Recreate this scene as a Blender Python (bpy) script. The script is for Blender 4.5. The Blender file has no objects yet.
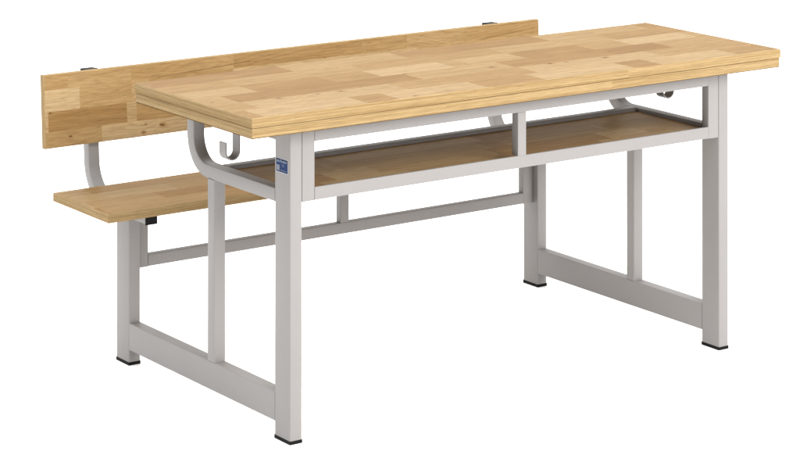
import bpy, bmesh, math, random
from mathutils import Vector, Matrix
rnd = random.Random(11)
S = 0.001                      # model is written in millimetres
sc = bpy.context.scene
col = sc.collection

# ------------------------------------------------------------------ materials
def new_mat(name):
    m = bpy.data.materials.new(name); m.use_nodes = True
    nt = m.node_tree
    return m, nt, nt.nodes, nt.links, nt.nodes['Principled BSDF']

def mth(nt, op, a, b=None, c=None):
    n = nt.nodes.new('ShaderNodeMath'); n.operation = op
    for i, v in enumerate((a, b, c)):
        if v is None: continue
        if isinstance(v, (int, float)): n.inputs[i].default_value = v
        else: nt.links.new(v, n.inputs[i])
    return n.outputs[0]

def vec(nt, x, y, z):
    n = nt.nodes.new('ShaderNodeCombineXYZ')
    for i, v in enumerate((x, y, z)):
        if isinstance(v, (int, float)): n.inputs[i].default_value = v
        else: nt.links.new(v, n.inputs[i])
    return n.outputs[0]

def noise(nt, v, scale, detail=3, rough=.55, dist=0):
    n = nt.nodes.new('ShaderNodeTexNoise'); nt.links.new(v, n.inputs['Vector'])
    n.inputs['Scale'].default_value = scale; n.inputs['Detail'].default_value = detail
    n.inputs['Roughness'].default_value = rough; n.inputs['Distortion'].default_value = dist
    return n.outputs['Fac']

def ramp(nt, f, stops):
    n = nt.nodes.new('ShaderNodeValToRGB'); nt.links.new(f, n.inputs[0])
    e = n.color_ramp.elements
    e[0].position, e[0].color = stops[0][0], (*stops[0][1], 1)
    e[1].position, e[1].color = stops[-1][0], (*stops[-1][1], 1)
    for p, c in stops[1:-1]:
        k = e.new(p); k.color = (*c, 1)
    return n.outputs[0]

def mixc(nt, fac, a, b, mode='MIX'):
    n = nt.nodes.new('ShaderNodeMix'); n.data_type = 'RGBA'; n.blend_type = mode
    for s, v in ((n.inputs[0], fac), (n.inputs[6], a), (n.inputs[7], b)):
        if isinstance(v, (int, float)): s.default_value = v
        elif isinstance(v, tuple): s.default_value = (*v, 1)
        else: nt.links.new(v, s)
    return n.outputs[2]

def wood_material(name, knots=(), cracks=()):
    m, nt, N, Lk, B = new_mat(name)
    uv = N.new('ShaderNodeUVMap'); uv.uv_map = 'grain'
    sp = N.new('ShaderNodeSeparateXYZ'); Lk.new(uv.outputs[0], sp.inputs[0])
    u, v = sp.outputs[0], sp.outputs[1]
    def attr(n):
        a = N.new('ShaderNodeAttribute'); a.attribute_name = n; return a.outputs['Fac']
    tone, seed, edge = attr('tone'), attr('seed'), attr('edge')
    sd = mth(nt, 'MULTIPLY', seed, 37.0)
    # base tone of each lamella
    base = ramp(nt, tone, [(0, (.164, .089, .032)), (.3, (.200, .117, .046)), (.55, (.230, .145, .062)),
                           (.8, (.256, .172, .082)), (1, (.290, .205, .108))])
    # broad drift along the block
    n1 = noise(nt, vec(nt, mth(nt, 'MULTIPLY', u, 3.0), mth(nt, 'MULTIPLY', v, 16.0), sd), 1.0, 3, .6, .3)
    c = mixc(nt, mth(nt, 'MULTIPLY', mth(nt, 'SUBTRACT', n1, .5), .6), base, (.36, .255, .125))
    # growth rings: warped bands, cathedral shaped
    wob = noise(nt, vec(nt, mth(nt, 'MULTIPLY', u, 2.6), mth(nt, 'MULTIPLY', v, 9.0), sd), 1.0, 2, .5)
    ph = mth(nt, 'ADD', mth(nt, 'MULTIPLY', v, 620.0), mth(nt, 'MULTIPLY', wob, 88.0))
    ph = mth(nt, 'ADD', ph, mth(nt, 'MULTIPLY', sd, 3.1))
    ring = mth(nt, 'SINE', ph)
    ring = mth(nt, 'POWER', mth(nt, 'MULTIPLY_ADD', ring, .5, .5), 3.0)
    amt = noise(nt, vec(nt, mth(nt, 'MULTIPLY', u, 6.0), mth(nt, 'MULTIPLY', v, 25.0), mth(nt, 'ADD', sd, 9.0)), 1.0, 2)
    rr = mth(nt, 'MULTIPLY', ring, mth(nt, 'MULTIPLY', amt, .36))
    c = mixc(nt, rr, c, (.13, .062, .020))
    # medium streaks running the length of each block
    ms = noise(nt, vec(nt, mth(nt, 'MULTIPLY', u, 5.0), mth(nt, 'MULTIPLY', v, 85.0), mth(nt, 'ADD', sd, 2.0)), 1.0, 4, .65, .15)
    mm = N.new('ShaderNodeMapRange'); Lk.new(ms, mm.inputs[0])
    mm.inputs[1].default_value = .32; mm.inputs[2].default_value = .68
    mm.inputs[3].default_value = .85; mm.inputs[4].default_value = 1.11
    mcol = N.new('ShaderNodeCombineColor')
    for i in range(3): Lk.new(mth(nt, 'POWER', mm.outputs[0], (.8, 1.0, 1.25)[i]), mcol.inputs[i])
    c = mixc(nt, 1.0, c, mcol.outputs[0], 'MULTIPLY')
    # fine pores / fibres
    fib = noise(nt, vec(nt, mth(nt, 'MULTIPLY', u, 22.0), mth(nt, 'MULTIPLY', v, 520.0), sd), 1.0, 3, .7)
    fm = N.new('ShaderNodeMapRange'); Lk.new(fib, fm.inputs[0])
    fm.inputs[1].default_value = .35; fm.inputs[2].default_value = .7
    fm.inputs[3].default_value = .80; fm.inputs[4].default_value = 1.12
    cc = N.new('ShaderNodeCombineColor')
    for i in range(3): Lk.new(fm.outputs[0], cc.inputs[i])
    c = mixc(nt, 1.0, c, cc.outputs[0], 'MULTIPLY')
    # dark streaks, short, sparse
    st = noise(nt, vec(nt, mth(nt, 'MULTIPLY', u, 30.0), mth(nt, 'MULTIPLY', v, 420.0), mth(nt, 'ADD', sd, 4.0)), 1.0, 2, .5)
    sm = N.new('ShaderNodeMapRange'); Lk.new(st, sm.inputs[0])
    sm.inputs[1].default_value = .60; sm.inputs[2].default_value = .72
    sm.inputs[3].default_value = 0; sm.inputs[4].default_value = .55
    c = mixc(nt, sm.outputs[0], c, (.10, .048, .018))
    # sparse small knots
    vo = N.new('ShaderNodeTexVoronoi'); vo.feature = 'F1'; vo.inputs['Scale'].default_value = 1.0
    Lk.new(vec(nt, mth(nt, 'MULTIPLY', u, 7.0), mth(nt, 'MULTIPLY', v, 11.0), sd), vo.inputs['Vector'])
    kr = N.new('ShaderNodeSeparateColor'); Lk.new(vo.outputs['Color'], kr.inputs[0])
    on = mth(nt, 'GREATER_THAN', kr.outputs[0], .84)
    kd = N.new('ShaderNodeMapRange'); Lk.new(mth(nt, 'ADD', vo.outputs['Distance'], mth(nt, 'MULTIPLY', mth(nt, 'SUBTRACT', fib, .5), .05)), kd.inputs[0])
    kd.inputs[1].default_value = .02; kd.inputs[2].default_value = .075
    kd.inputs[3].default_value = .85; kd.inputs[4].default_value = 0
    flat = mth(nt, 'SUBTRACT', 1.0, edge)
    c = mixc(nt, mth(nt, 'MULTIPLY', mth(nt, 'MULTIPLY', kd.outputs[0], on), flat), c, (.115, .05, .02))
    # individual knots (u, v, radius in mm) and long dark mineral lines
    wp = noise(nt, vec(nt, mth(nt, 'MULTIPLY', u, 60.0), mth(nt, 'MULTIPLY', v, 90.0), 0.0), 1.0, 2)
    for ku, kv, kr_ in knots:
        du = mth(nt, 'MULTIPLY', mth(nt, 'SUBTRACT', u, ku * S), .62); dv = mth(nt, 'SUBTRACT', v, kv * S)
        dd = mth(nt, 'SQRT', mth(nt, 'ADD', mth(nt, 'MULTIPLY', du, du), mth(nt, 'MULTIPLY', dv, dv)))
        dd = mth(nt, 'MULTIPLY', dd, mth(nt, 'MULTIPLY_ADD', wp, 1.6, .3))
        for rad, amt_, cc_ in ((2.6, .55, (.17, .085, .03)), (1.0, .9, (.045, .018, .010))):
            q = N.new('ShaderNodeMapRange'); Lk.new(dd, q.inputs[0])
            q.inputs[1].default_value = kr_ * S * rad * .55; q.inputs[2].default_value = kr_ * S * rad
            q.inputs[3].default_value = amt_; q.inputs[4].default_value = 0
            c = mixc(nt, mth(nt, 'MULTIPLY', q.outputs[0], flat), c, cc_)
    for u0, v0, u1, v1 in cracks:
        g = (v1 - v0) / (u1 - u0)
        ln = mth(nt, 'ADD', mth(nt, 'MULTIPLY', mth(nt, 'SUBTRACT', u, u0 * S), g), v0 * S)
        ln = mth(nt, 'ADD', ln, mth(nt, 'MULTIPLY', mth(nt, 'SUBTRACT', wob, .5), .006))
        dv = mth(nt, 'ABSOLUTE', mth(nt, 'SUBTRACT', v, ln))
        q = N.new('ShaderNodeMapRange'); Lk.new(dv, q.inputs[0])
        q.inputs[1].default_value = .0004; q.inputs[2].default_value = .0018
        q.inputs[3].default_value = .7; q.inputs[4].default_value = 0
        f = mth(nt, 'MULTIPLY', q.outputs[0], mth(nt, 'MULTIPLY', mth(nt, 'GREATER_THAN', u, u0 * S), mth(nt, 'LESS_THAN', u, u1 * S)))
        f = mth(nt, 'MULTIPLY', f, mth(nt, 'MULTIPLY', flat, mth(nt, 'MULTIPLY_ADD', amt, 1.2, .2)))
        c = mixc(nt, f, c, (.085, .040, .014))
    # long straight laminations on the board edges
    le = noise(nt, vec(nt, mth(nt, 'MULTIPLY', u, 1.6), mth(nt, 'MULTIPLY', v, 300.0), sd), 1.0, 3, .6)
    lm = N.new('ShaderNodeMapRange'); Lk.new(le, lm.inputs[0])
    lm.inputs[1].default_value = .34; lm.inputs[2].default_value = .64
    lm.inputs[3].default_value = 0; lm.inputs[4].default_value = 1
    ec = mixc(nt, lm.outputs[0], (.175, .110, .044), (.285, .205, .104))
    ec = mixc(nt, 1.0, ec, cc.outputs[0], 'MULTIPLY')
    c = mixc(nt, mth(nt, 'MULTIPLY', edge, .8), c, ec)
    Lk.new(c, B.inputs['Base Color'])
    B.inputs['Roughness'].default_value = .42
    Lk.new(mth(nt, 'MULTIPLY_ADD', fib, .18, .36), B.inputs['Roughness'])
    B.inputs['Specular IOR Level'].default_value = .05; B.inputs['IOR'].default_value = 1.36
    bp = N.new('ShaderNodeBump'); bp.inputs['Strength'].default_value = .12; bp.inputs['Distance'].default_value = .0005
    Lk.new(fib, bp.inputs['Height']); Lk.new(bp.outputs[0], B.inputs['Normal'])
    return m

def paint_material():
    m, nt, N, Lk, B = new_mat('warm_grey_powder_coat')
    tc = N.new('ShaderNodeTexCoord')
    a = noise(nt, tc.outputs['Object'], 9, 3)
    b = noise(nt, tc.outputs['Object'], 620, 2)
    c = mixc(nt, a, (.171, .161, .155), (.187, .177, .171))
    c = mixc(nt, mth(nt, 'MULTIPLY', b, .35), c, (.155, .145, .139))
    Lk.new(c, B.inputs['Base Color'])
    B.inputs['Roughness'].default_value = .46
    B.inputs['Specular IOR Level'].default_value = .4
    bp = N.new('ShaderNodeBump'); bp.inputs['Strength'].default_value = .10; bp.inputs['Distance'].default_value = .0004
    Lk.new(b, bp.inputs['Height']); Lk.new(bp.outputs[0], B.inputs['Normal'])
    return m

def plain(name, c, rough=.5, spec=.4):
    m, nt, N, Lk, B = new_mat(name)
    tc = N.new('ShaderNodeTexCoord')
    a = noise(nt, tc.outputs['Object'], 180, 2)
    k = mixc(nt, a, tuple(x * .94 for x in c), tuple(min(1, x * 1.06) for x in c))
    Lk.new(k, B.inputs['Base Color']); B.inputs['Roughness'].default_value = rough
    B.inputs['Specular IOR Level'].default_value = spec
    return m

WOOD = wood_material('oiled_oak_block_board')
TOPWOOD = wood_material('oiled_oak_tabletop', [(815, 212, 5), (446, 11, 3), (25, 212, 3), (175, 166, 4), (340, 159, 5), (277, 160, 3),
                        (964, 169, 5), (1010, 164, 3), (1130, 158, 5), (590, 258, 3)])
BACKWOOD = wood_material('oiled_oak_backrest', [(338, 23, 4), (332, 24, 2.5), (288, 30, 2), (71, 24, 2.6), (16, 88, 2.2), (842, 146, 1.6)],
                         [(328, 146, 606, 159), (1383, 148, 1560, 160)])
PAINT = paint_material()
BLACK = plain('black_plastic', (.0022, .0022, .0022), .6, .12)
INK = plain('pale_blue_print', (.16, .21, .30), .5, .1)
BLUE = plain('blue_print', (.002, .018, .078), .5, .1)
NAVY = plain('navy_print', (.003, .006, .035), .5, .1)
WHITE = plain('white_print', (.30, .31, .34), .4)
PALE = plain('pale_grey_print', (.15, .16, .18), .5, .1)
FLOORM = plain('white_seamless_paper', (.93, .93, .93), .9, 0.0)

# ------------------------------------------------------------------ helpers
def link(name, bm, mat, parent, smooth=False):
    me = bpy.data.meshes.new(name)
    for v in bm.verts: v.co *= S
    bm.to_mesh(me); bm.free()
    for m in (mat if isinstance(mat, list) else [mat]): me.materials.append(m)
    if smooth:
        for p in me.polygons: p.use_smooth = True
    o = bpy.data.objects.new(name, me); col.objects.link(o)
    if parent: o.parent = parent
    return o

def box_bm(x0, x1, y0, y1, z0, z1, r=2.2, seg=3):
    bm = bmesh.new()
    bmesh.ops.create_cube(bm, size=1)
    for v in bm.verts:
        v.co = Vector(((x0 + x1) / 2 + v.co.x * (x1 - x0), (y0 + y1) / 2 + v.co.y * (y1 - y0), (z0 + z1) / 2 + v.co.z * (z1 - z0)))
    if r:
        bmesh.ops.bevel(bm, geom=bm.edges[:], offset=r, segments=seg, profile=.5, affect='EDGES')
    return bm

def tube(name, x0, x1, y0, y1, z0, z1, parent, mat=None, axis=None, r=2.6):
    """square steel section: long edges rounded, cut ends left square"""
    bm = bmesh.new(); bmesh.ops.create_cube(bm, size=1)
    for v in bm.verts:
        v.co = Vector(((x0 + x1) / 2 + v.co.x * (x1 - x0), (y0 + y1) / 2 + v.co.y * (y1 - y0), (z0 + z1) / 2 + v.co.z * (z1 - z0)))
    if axis is None:
        ext = (x1 - x0, y1 - y0, z1 - z0); axis = ext.index(max(ext))
    es = [e for e in bm.edges if abs((e.verts[0].co - e.verts[1].co).normalized()[axis]) > .9]
    bmesh.ops.bevel(bm, geom=es, offset=r, segments=4, profile=.5, affect='EDGES')
    o = link(name, bm, mat or PAINT, parent)
    sharp(o)
    return o

def sharp(o, ang=35):
    for p in o.data.polygons: p.use_smooth = True
    bm = bmesh.new(); bm.from_mesh(o.data)
    for e in bm.edges:
        if len(e.link_faces) == 2 and e.calc_face_angle(0) > math.radians(ang): e.smooth = False
    bm.to_mesh(o.data); bm.free()

def sweep(name, path, x0, x1, t, parent, mat=None, r=2.6):
    """rectangular section swept along a path in the y-z plane; x0..x1 wide, t thick"""
    w = x1 - x0; xc = (x0 + x1) / 2
    prof = []
    for sx, st, a0 in ((1, 1, 0), (-1, 1, 90), (-1, -1, 180), (1, -1, 270)):
        for k in range(4):
            a = math.radians(a0 + 30 * k)
            prof.append((sx * (w / 2 - r) + r * math.cos(a), st * (t / 2 - r) + r * math.sin(a)))
    bm = bmesh.new(); rings = []
    n = len(path)
    for i, (y, z) in enumerate(path):
        a = path[max(i - 1, 0)]; b = path[min(i + 1, n - 1)]
        d = Vector((b[0] - a[0], b[1] - a[1])).normalized(); nm = Vector((-d.y, d.x))
        rings.append([bm.verts.new((xc + px, y + nm.x * pt, z + nm.y * pt)) for px, pt in prof])
    for i in range(n - 1):
        for k in range(len(prof)):
            q = (k + 1) % len(prof)
            bm.faces.new((rings[i][k], rings[i][q], rings[i + 1][q], rings[i + 1][k]))
    bm.faces.new(rings[0][::-1]); bm.faces.new(rings[-1])
    bmesh.ops.recalc_face_normals(bm, faces=bm.faces[:])
    o = link(name, bm, mat or PAINT, parent); sharp(o)
    return o

def arc(cy, cz, R, a0, a1, n=20):
    return [(cy + R * math.cos(math.radians(a0 + (a1 - a0) * i / n)), cz + R * math.sin(math.radians(a0 + (a1 - a0) * i / n))) for i in range(n + 1)]

def board(name, O, ax, ay, az, Lx, W, T, rows, parent, layers=1, ch=1.6, gap=0.0, mat=None):
    """block board. O = lower front left corner, ax along the grain, ay across, az = up from the board.
    rows = [(v0, v1, [(u0, u1, tone), ...]), ...] lamellae of the top face."""
    ax, ay, az, O = Vector(ax), Vector(ay).normalized(), Vector(az).normalized(), Vector(O)
    bm = bmesh.new()
    uvl = bm.loops.layers.uv.new('grain')
    lt = bm.faces.layers.float.new('tone'); ls = bm.faces.layers.float.new('seed'); le = bm.faces.layers.float.new('edge')
    def P(u, v, w): return O + ax * u + ay * v + az * w
    def quad(pts, uvs, tone, seed, edge=0.0):
        f = bm.faces.new([bm.verts.new(P(*p)) for p in pts])
        f[lt] = tone; f[ls] = seed; f[le] = edge
        for l, q in zip(f.loops, uvs): l[uvl].uv = (q[0] * S, q[1] * S)
    def cl(a, lo, hi): return min(max(a, lo), hi)
    for v0, v1, bl in rows:
        for u0, u1, tn in bl:
            a, b = cl(u0, ch, Lx - ch), cl(u1, ch, Lx - ch); c, d = cl(v0, ch, W - ch), cl(v1, ch, W - ch)
            if b - a < 1: continue
            sd = rnd.random()
            quad([(a, c, T), (b, c, T), (b, d, T), (a, d, T)], [(a, c), (b, c), (b, d), (a, d)], tn, sd)
            quad([(a, d, 0), (b, d, 0), (b, c, 0), (a, c, 0)], [(a, d), (b, d), (b, c), (a, c)], tn, sd)
            # end faces carry on the lamella
            sd2 = rnd.random()
    h = T / layers
    for k in range(layers):
        z0, z1 = k * h, (k + 1) * h
        ins = 0.0 if k == layers - 1 else 2.0
        g0 = z0 + (0 if k == 0 else gap); g1 = z1 - (0 if k == layers - 1 else gap)
        c0 = ch if layers == 1 or k == 0 else .7; c1 = ch if k == layers - 1 else .7
        for side in range(4):
            long = side in (0, 2)
            Ls = Lx if long else W
            cuts = [0]
            while cuts[-1] < Ls: cuts.append(cuts[-1] + rnd.uniform(320, 620))
            cuts[-1] = Ls
            if len(cuts) > 2 and cuts[-1] - cuts[-2] < 120: cuts.pop(-2)
            if not long: cuts = [0, Ls]
            for a, b in zip(cuts, cuts[1:]):
                sd = rnd.random(); tn = rnd.uniform(.45, .8)
                def Q(s, inset, w):
                    i = inset + ins; s = cl(s, i, Ls - i)
                    return {0: (s, i, w), 2: (Lx - s, W - i, w), 1: (Lx - i, s, w), 3: (i, W - s, w)}[side]
                quad([Q(a, 0, g0 + c0), Q(b, 0, g0 + c0), Q(b, 0, g1 - c1), Q(a, 0, g1 - c1)],
                     [(a, g0), (b, g0), (b, g1), (a, g1)], tn, sd, 1)
                quad([Q(a, 0, g1 - c1), Q(b, 0, g1 - c1), Q(b, c1, g1), Q(a, c1, g1)], [(a, g1), (b, g1), (b, g1 + 2), (a, g1 + 2)], .95, sd, .3)  # upper chamfer in a paler tone: arris highlight painted into the colour
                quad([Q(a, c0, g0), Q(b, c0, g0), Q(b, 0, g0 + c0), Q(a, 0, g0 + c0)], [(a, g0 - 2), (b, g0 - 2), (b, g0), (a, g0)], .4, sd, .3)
                if k < layers - 1:   # dark glue groove between the two layers
                    quad([Q(a, 3, g1), Q(b, 3, g1), Q(b, 3, g1 + 2 * gap), Q(a, 3, g1 + 2 * gap)], [(a, g1), (b, g1), (b, g1 + 1), (a, g1 + 1)], 0, sd, 0)
                    quad([Q(a, c1, g1), Q(b, c1, g1), Q(b, 3.2, g1), Q(a, 3.2, g1)], [(a, g1), (b, g1), (b, g1 + 1), (a, g1 + 1)], 0, sd, 0)
                if k > 0:
                    quad([Q(a, 5.2, g0), Q(b, 5.2, g0), Q(b, c0, g0), Q(a, c0, g0)], [(a, g0), (b, g0), (b, g0 + 1), (a, g0 + 1)], 0, sd, 0)
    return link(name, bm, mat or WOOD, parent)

def period(bl, per, Lx):
    """repeat a list of (start, tone) with a period and turn it into (u0, u1, tone)"""
    out = []; st = []
    for k in range(-1, 4):
        for s, t in bl: st.append((s + k * per, t))
    st.sort()
    for (a, t), (b, _) in zip(st, st[1:]):
        a, b = max(a, 0), min(b, Lx)
        if b > a: out.append((a, b, max(0, min(1, t + rnd.uniform(-.06, .06)))))
    return out
def starts(bl, Lx):
    bl = bl + [(Lx, 0)]
    return [(a, b, t) for (a, t), (b, _) in zip(bl, bl[1:])]

# ------------------------------------------------------------------ dimensions (fitted to the photograph)
L, W_, D, B = 1312.6, 31.4, 64.6, 738.5
H, TT = 750.0, 45.8
OX = 132.0
desk = bpy.data.objects.new('school_desk_with_bench', None); col.objects.link(desk)
desk.location = (0, 0, 0); desk.empty_display_size = .2
desk['label'] = 'light oak block-board school desk with attached bench on a warm grey steel frame'
desk['category'] = 'desk'

# floor: white seamless studio floor
bm = bmesh.new(); bmesh.ops.create_grid(bm, x_segments=2, y_segments=2, size=30000)
for v in bm.verts: v.co.z = 0.0; v.co.y += 6000
fl = link('floor', bm, FLOORM, None); fl['kind'] = 'structure'

# ------------------------------------------------------------------ boards
LT = L + 2 * OX
lt, md, tn, dk = .92, .68, .46, .18
W6 = 525 / 6
top_rows = [
    (0, 1, [(-139, tn), (34, lt), (310, tn - .1), (396, lt)]),
    (1, 2, [(-307, tn), (79, lt), (480, tn + .1)]),
    (2, 3, [(-202, md), (76, dk + .12), (402, dk)]),
    (3, 4, [(-42, md), (10, md + .12), (179, tn - .15), (396, tn + .05), (526, lt + .05)]),
    (4, 5, [(-243, tn), (181, md - .05), (402, md), (543, tn)]),
    (5, 6, [(-60, tn - .1), (20, dk + .05), (390, md + .1), (565, md)])]
# give each row the last interval up to the period end
rows = []
for a, b, bl in top_rows:
    rows.append((a * W6 + (0 if a else 0), b * W6, period(bl, 787, LT)))
board('tabletop', (-OX, -51.8, H - TT), (1, 0, 0), (0, 1, 0), (0, 0, 1), LT, 524.6, TT, rows, desk, layers=2, gap=.55, mat=TOPWOOD)

shelf_rows = []
for i in range(4):
    st = [(-300 + 97 * i, md), (104 + 50 * i, lt), (342 - 60 * i, md), (600 + 30 * i, dk + .15)]
    shelf_rows.append((i * 78, (i + 1) * 78, period(st, 820, L - 2 * W_)))
board('shelf', (W_ - 1, 7.5, 537), (1, 0, 0), (0, 1, 0), (0, 0, 1), L - 2 * W_ + 2, 312, 15, shelf_rows, desk, ch=.5)

seat_rows = [
    (0, 78, starts([(0, tn), (12, md), (330, tn), (700, md), (1150, tn)], LT)),
    (78, 145, starts([(0, lt), (10, md), (202, tn - .15), (560, md), (960, dk), (1300, lt)], LT)),
    (145, 216, starts([(0, md), (5, lt - .08), (277, md - .1), (640, lt), (1100, tn)], LT)),
    (216, 286.4, starts([(0, md), (75, tn), (412, md), (800, tn), (1250, md)], LT))]
board('seat', (-OX, 602.3, 393.8), (1, 0, 0), (0, 1, 0), (0, 0, 1), LT, 286.4, 22, seat_rows, desk)

b0 = Vector((-OX, 930.2, 515.9)); up = Vector((0, .0623, .998)).normalized(); nrm = Vector((0, -up.z, up.y))
back_rows = [
    (0, 41, starts([(0, tn + .1), (160, lt), (620, tn), (980, lt), (1290, tn)], LT)),
    (41, 91, starts([(0, lt), (10, dk), (234, md + .1), (262, tn - .1), (640, lt), (940, tn), (1303, md)], LT)),
    (91, 145, starts([(0, 1.0), (100, md - .1), (249, md), (300, tn), (553, lt), (1150, md), (1310, md - .1)], LT)),
    (145, 183.3, starts([(0, tn + .05), (68, md - .05), (249, tn), (556, tn - .06), (963, tn + .05), (1113, md), (1300, tn)], LT))]
board('backrest', b0 - nrm * 19, (1, 0, 0), up, nrm, LT, 183.3, 19, back_rows, desk, mat=BACKWOOD)

# ------------------------------------------------------------------ side frames
def leg(x, y, ztop):
    o = tube('leg', x, x + W_, y, y + D, 7.8, ztop, desk, axis=2)
    c = link('foot_cap', box_bm(x - .8, x + W_ + .8, y - .8, y + D + .8, 0, 8.2, .9, 2), BLACK, o)
    return o
for x in (0.0, L - W_):
    leg(x, 0.0, H - TT - .3)
    leg(x, B, 362.6)
    tube('side_beam', x + .3, x + W_ - .3, D, B, 37.7, 104.5, desk, axis=1)
    tube('support_post', x + .2, x + W_ - .2, 330.2, 361, 104.5, 529.8, desk, axis=2)
    # curved tube that carries the shelf and rises to the tabletop
    path = [(D, 545.6), (200, 545.6), (330, 545.6)] + arc(366, 620.6, 75, -90, 0) + [(441, 660), (441, H - TT - .3)]
    sweep('curved_bracket', path, x + .2, x + W_ - .2, 31, desk)
    tube('top_side_rail', x + .4, x + W_ - .4, D, 425, 669, H - TT - .4, desk, axis=1)
    # bench: tube under the seat curving up to the backrest
    ya = 963.5 - 95
    p2 = [(657, 378), (740, 378), (830, 378)] + arc(ya, 378 + 95, 95, -90, -3.6)
    e = Vector((p2[-1][0], p2[-1][1])); dr = Vector((.0623, .998))
    p2 += [tuple(e + dr * 60), tuple(e + dr * 140), tuple(e + dr * 222)]
    s = sweep('back_support', p2, x + .2, x + W_ - .2, 29.5, desk)
    link('end_cap', box_bm(x - .6, x + W_ + .6, 653, 658, 361.5, 393.4, 1.6, 2), BLACK, s)
    bm = box_bm(x - 1.5, x + W_ + 1.5, -16.5, 16.5, 0, 10, 1.2, 2)
    end = e + dr * 221
    bm.transform(Matrix.Translation((0, end.x, end.y)) @ Matrix.Rotation(-math.atan2(.0623, .998), 4, 'X'))
    link('end_cap', bm, BLACK, s)

# hooks: flat steel strip bent outwards into a J, below the side rails
def hook(sign, xs):
    pts = [(0, 669.0), (0, 640), (0, 612)]
    for i in range(1, 17):
        a = math.pi * i / 16
        pts.append((-18 + 18 * math.cos(a), 612 - 18 * math.sin(a)))
    pts += [(-36, 622), (-36, 635)]
    t = 1.7; bm = bmesh.new(); rings = []
    for i, (px, pz) in enumerate(pts):
        a = pts[max(i - 1, 0)]; b = pts[min(i + 1, len(pts) - 1)]
        d = Vector((b[0] - a[0], b[1] - a[1])).normalized(); n = Vector((-d.y, d.x))
        ring = []
        for s1, yy in ((1, 240), (1, 270), (-1, 270), (-1, 240)):
            q = Vector((px, pz)) + n * t * s1
            ring.append(bm.verts.new((xs + sign * q.x, yy, q.y)))
        rings.append(ring)
    for r0, r1 in zip(rings, rings[1:]):
        for k in range(4): bm.faces.new((r0[k], r0[(k + 1) % 4], r1[(k + 1) % 4], r1[k]))
    bm.faces.new(rings[0][::-1]); bm.faces.new(rings[-1])
    bmesh.ops.recalc_face_normals(bm, faces=bm.faces[:])
    es = [e for e in bm.edges if e.is_manifold and e.calc_face_angle(0) > 1.2]
    bmesh.ops.bevel(bm, geom=es, offset=.5, segments=2, affect='EDGES')
    o = link('bag_hook', bm, PAINT, desk); sharp(o)
hook(1, 15.0); hook(-1, L - 7.0)

# ------------------------------------------------------------------ desk front frame and shelf frame
SW = 34.6
tube('front_stile', W_ + .3, W_ + SW, 0.2, 25, 536.7, H - TT - .3, desk, axis=2)
tube('front_stile', L - W_ - SW, L - W_ - .3, 0.2, 25, 536.7, H - TT - .3, desk, axis=2)
tube('front_top_rail', W_ + SW, L - W_ - SW, 0.4, 25, 668.7, H - TT - .4, desk, axis=0, r=1.5)
tube('front_bottom_rail', W_ + SW, L - W_ - SW, 0.4, 7.2, 536.9, 566, desk, axis=0, r=1.2)
tube('front_divider', 642.3 - 0, 642.3 + 25, 0.6, 25, 566, 668.7, desk, axis=2, r=1.8)
tube('shelf_rear_rail', W_, L - W_, 319.8, 344, 534, 561.5, desk, axis=0, r=1.5)
tube('shelf_side_strip', W_ + .2, W_ + 14, 60, 319.5, 533, 536.9, desk, axis=1, r=.8)
tube('shelf_side_strip', L - W_ - 14, L - W_ - .2, 60, 319.5, 533, 536.9, desk, axis=1, r=.8)
tube('rear_top_rail', W_, L - W_, 430, 455, 676, H - TT - .4, desk, axis=0, r=1.5)

# ------------------------------------------------------------------ bench stretcher frame
yb0, yb1 = B + 20.5, B + 43
tube('bench_stile', W_, W_ + SW, yb0, yb1, 230.8, 393.2, desk, axis=2)
tube('bench_stile', L - W_ - SW, L - W_, yb0, yb1, 230.8, 393.2, desk, axis=2)
tube('bench_stretcher', W_ + SW, L - W_ - SW, yb0 + .2, yb1, 231, 260.2, desk, axis=0, r=1.8)
tube('bench_top_rail', W_ + SW, L - W_ - SW, yb0 + .2, yb1, 366, 393.2, desk, axis=0, r=1.8)
tube('stretcher_post', 641.6, 668, yb0 + .4, yb1 - .3, 260.2, 366, desk, axis=2, r=1.8)

# ------------------------------------------------------------------ sticker on the near leg
def plate(x, y0, y1, z0, z1, t):
    bm = bmesh.new(); bmesh.ops.create_cube(bm, size=1)
    for v in bm.verts: v.co = Vector((x - t / 2 + v.co.x * t, (y0 + y1) / 2 + v.co.y * (y1 - y0), (z0 + z1) / 2 + v.co.z * (z1 - z0)))
    return bm
st = link('sticker', plate(0, 9, 59.5, 600, 632, .3), WHITE, desk)
st['label'] = 'small blue and white maker sticker on the side of the near leg'
link('blue_field', plate(-.3, 10.2, 58.3, 601.2, 622, .1), BLUE, st)
link('header_band', plate(-.3, 10.2, 58.3, 622, 631, .1), NAVY, st)
link('pale_panel', plate(-.4, 44, 56, 604, 616.5, .1), PALE, st)
bmx = bmesh.new()
for z, w in ((618, 10), (614.5, 8), (605, 26)):
    yb = 29 if w < 20 else 28
    g = plate(-.4, yb - w / 2, yb + w / 2, z, z + .9, .08)
    me = bpy.data.meshes.new('tmp'); g.to_mesh(me); g.free(); bmx.from_mesh(me); bpy.data.meshes.remove(me)
link('fine_print', bmx, PALE, st)
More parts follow.
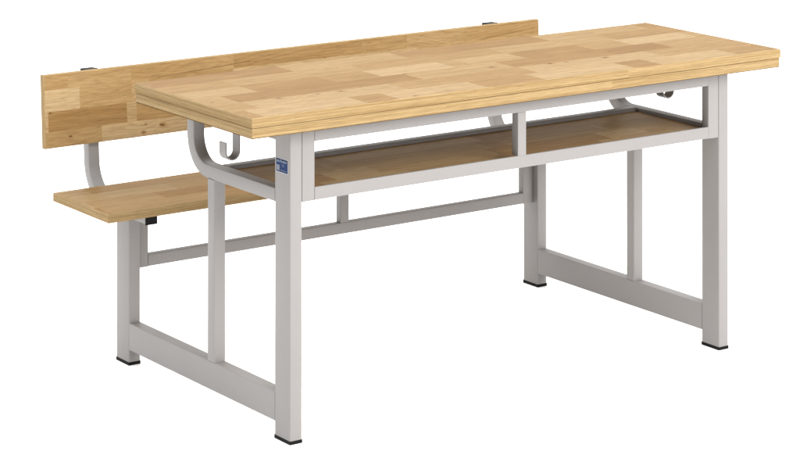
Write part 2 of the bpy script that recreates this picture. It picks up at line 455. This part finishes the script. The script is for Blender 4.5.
# house-like mark: open peak
bmx = bmesh.new()
def tri(pts, x):
    f0 = [bmx.verts.new((x, y, z)) for y, z in pts]; f1 = [bmx.verts.new((x - .1, y, z)) for y, z in pts]
    bmx.faces.new(f0); bmx.faces.new(f1[::-1])
    for i in range(len(pts)): bmx.faces.new((f0[i], f0[(i + 1) % len(pts)], f1[(i + 1) % len(pts)], f1[i]))
tri([(56, 622.8), (50.5, 629), (48.8, 627), (52.4, 622.8)], -.4)
tri([(51.2, 622.8), (48.0, 626.3), (44.8, 622.8)], -.4)
bmesh.ops.recalc_face_normals(bmx, faces=bmx.faces[:])
link('mark', bmx, INK, st)
cu = bpy.data.curves.new('lettering', 'FONT'); cu.body = 'Kinder'; cu.size = 9.2; cu.offset = .22; cu.extrude = .05
to = bpy.data.objects.new('tmp_text', cu); col.objects.link(to)
bpy.context.view_layer.update()
me = bpy.data.meshes.new_from_object(to.evaluated_get(bpy.context.evaluated_depsgraph_get()))
bpy.data.objects.remove(to); bpy.data.curves.remove(cu)
bm = bmesh.new(); bm.from_mesh(me); bpy.data.meshes.remove(me)
xs = [v.co.x for v in bm.verts]; k = 30.0 / (max(xs) - min(xs)); x0 = min(xs)
for v in bm.verts:
    tx, ty, tz = v.co
    v.co = Vector((-.45 - tz, 43.5 - (tx - x0) * k, 623.3 + ty * .82))
link('lettering', bm, INK, st)

# ------------------------------------------------------------------ light
w = bpy.data.worlds.new('World'); sc.world = w; w.use_nodes = True
bg = w.node_tree.nodes['Background']; bg.inputs[0].default_value = (1, 1, 1, 1); bg.inputs[1].default_value = 1.0
nt = w.node_tree                                 # overhead studio light: brighter above, dimmer towards the horizon
tc = nt.nodes.new('ShaderNodeTexCoord'); sp = nt.nodes.new('ShaderNodeSeparateXYZ'); nt.links.new(tc.outputs['Generated'], sp.inputs[0])
nt.links.new(mth(nt, 'MULTIPLY_ADD', mth(nt, 'MAXIMUM', sp.outputs[2], 0.0), 1.35, .52), bg.inputs[1])

def area(name, loc, target, size, power):
    d = bpy.data.lights.new(name, 'AREA'); d.shape = 'RECTANGLE'; d.size, d.size_y = size; d.energy = power
    d.color = (1, .992, .98)
    o = bpy.data.objects.new(name, d); col.objects.link(o); o.location = loc
    o.rotation_euler = (Vector(target) - Vector(loc)).to_track_quat('-Z', 'Y').to_euler()
    return o
area('softbox', (1.4, -5.0, 3.3), (.6, .4, .5), (4.4, 2.8), 340)
area('bench_fill_light', (.2, 3.2, 3.4), (.5, .9, .4), (3.6, 2.0), 60)  # added fill lamp, out of view, brightens the shaded bench

# ------------------------------------------------------------------ camera
cd = bpy.data.cameras.new('camera'); cam = bpy.data.objects.new('camera', cd); col.objects.link(cam)
cam.location = (-3.0345, -4.75364, 1.82786)
cam.rotation_euler = (math.pi / 2 + .0072, 0, -.6113)
cd.sensor_width = 36; cd.lens = 2522.2 / 800 * 36
cd.shift_x = (400 - 399.29) / 800
cd.shift_y = (-393.0 - 225.5) / 800
cd.clip_start = .1; cd.clip_end = 200
sc.camera = cam
sc.render.resolution_x, sc.render.resolution_y = 1024, 577
sc.view_settings.view_transform = 'Standard'; sc.view_settings.look = 'None'
sc.view_settings.exposure = .62; sc.view_settings.gamma = 1
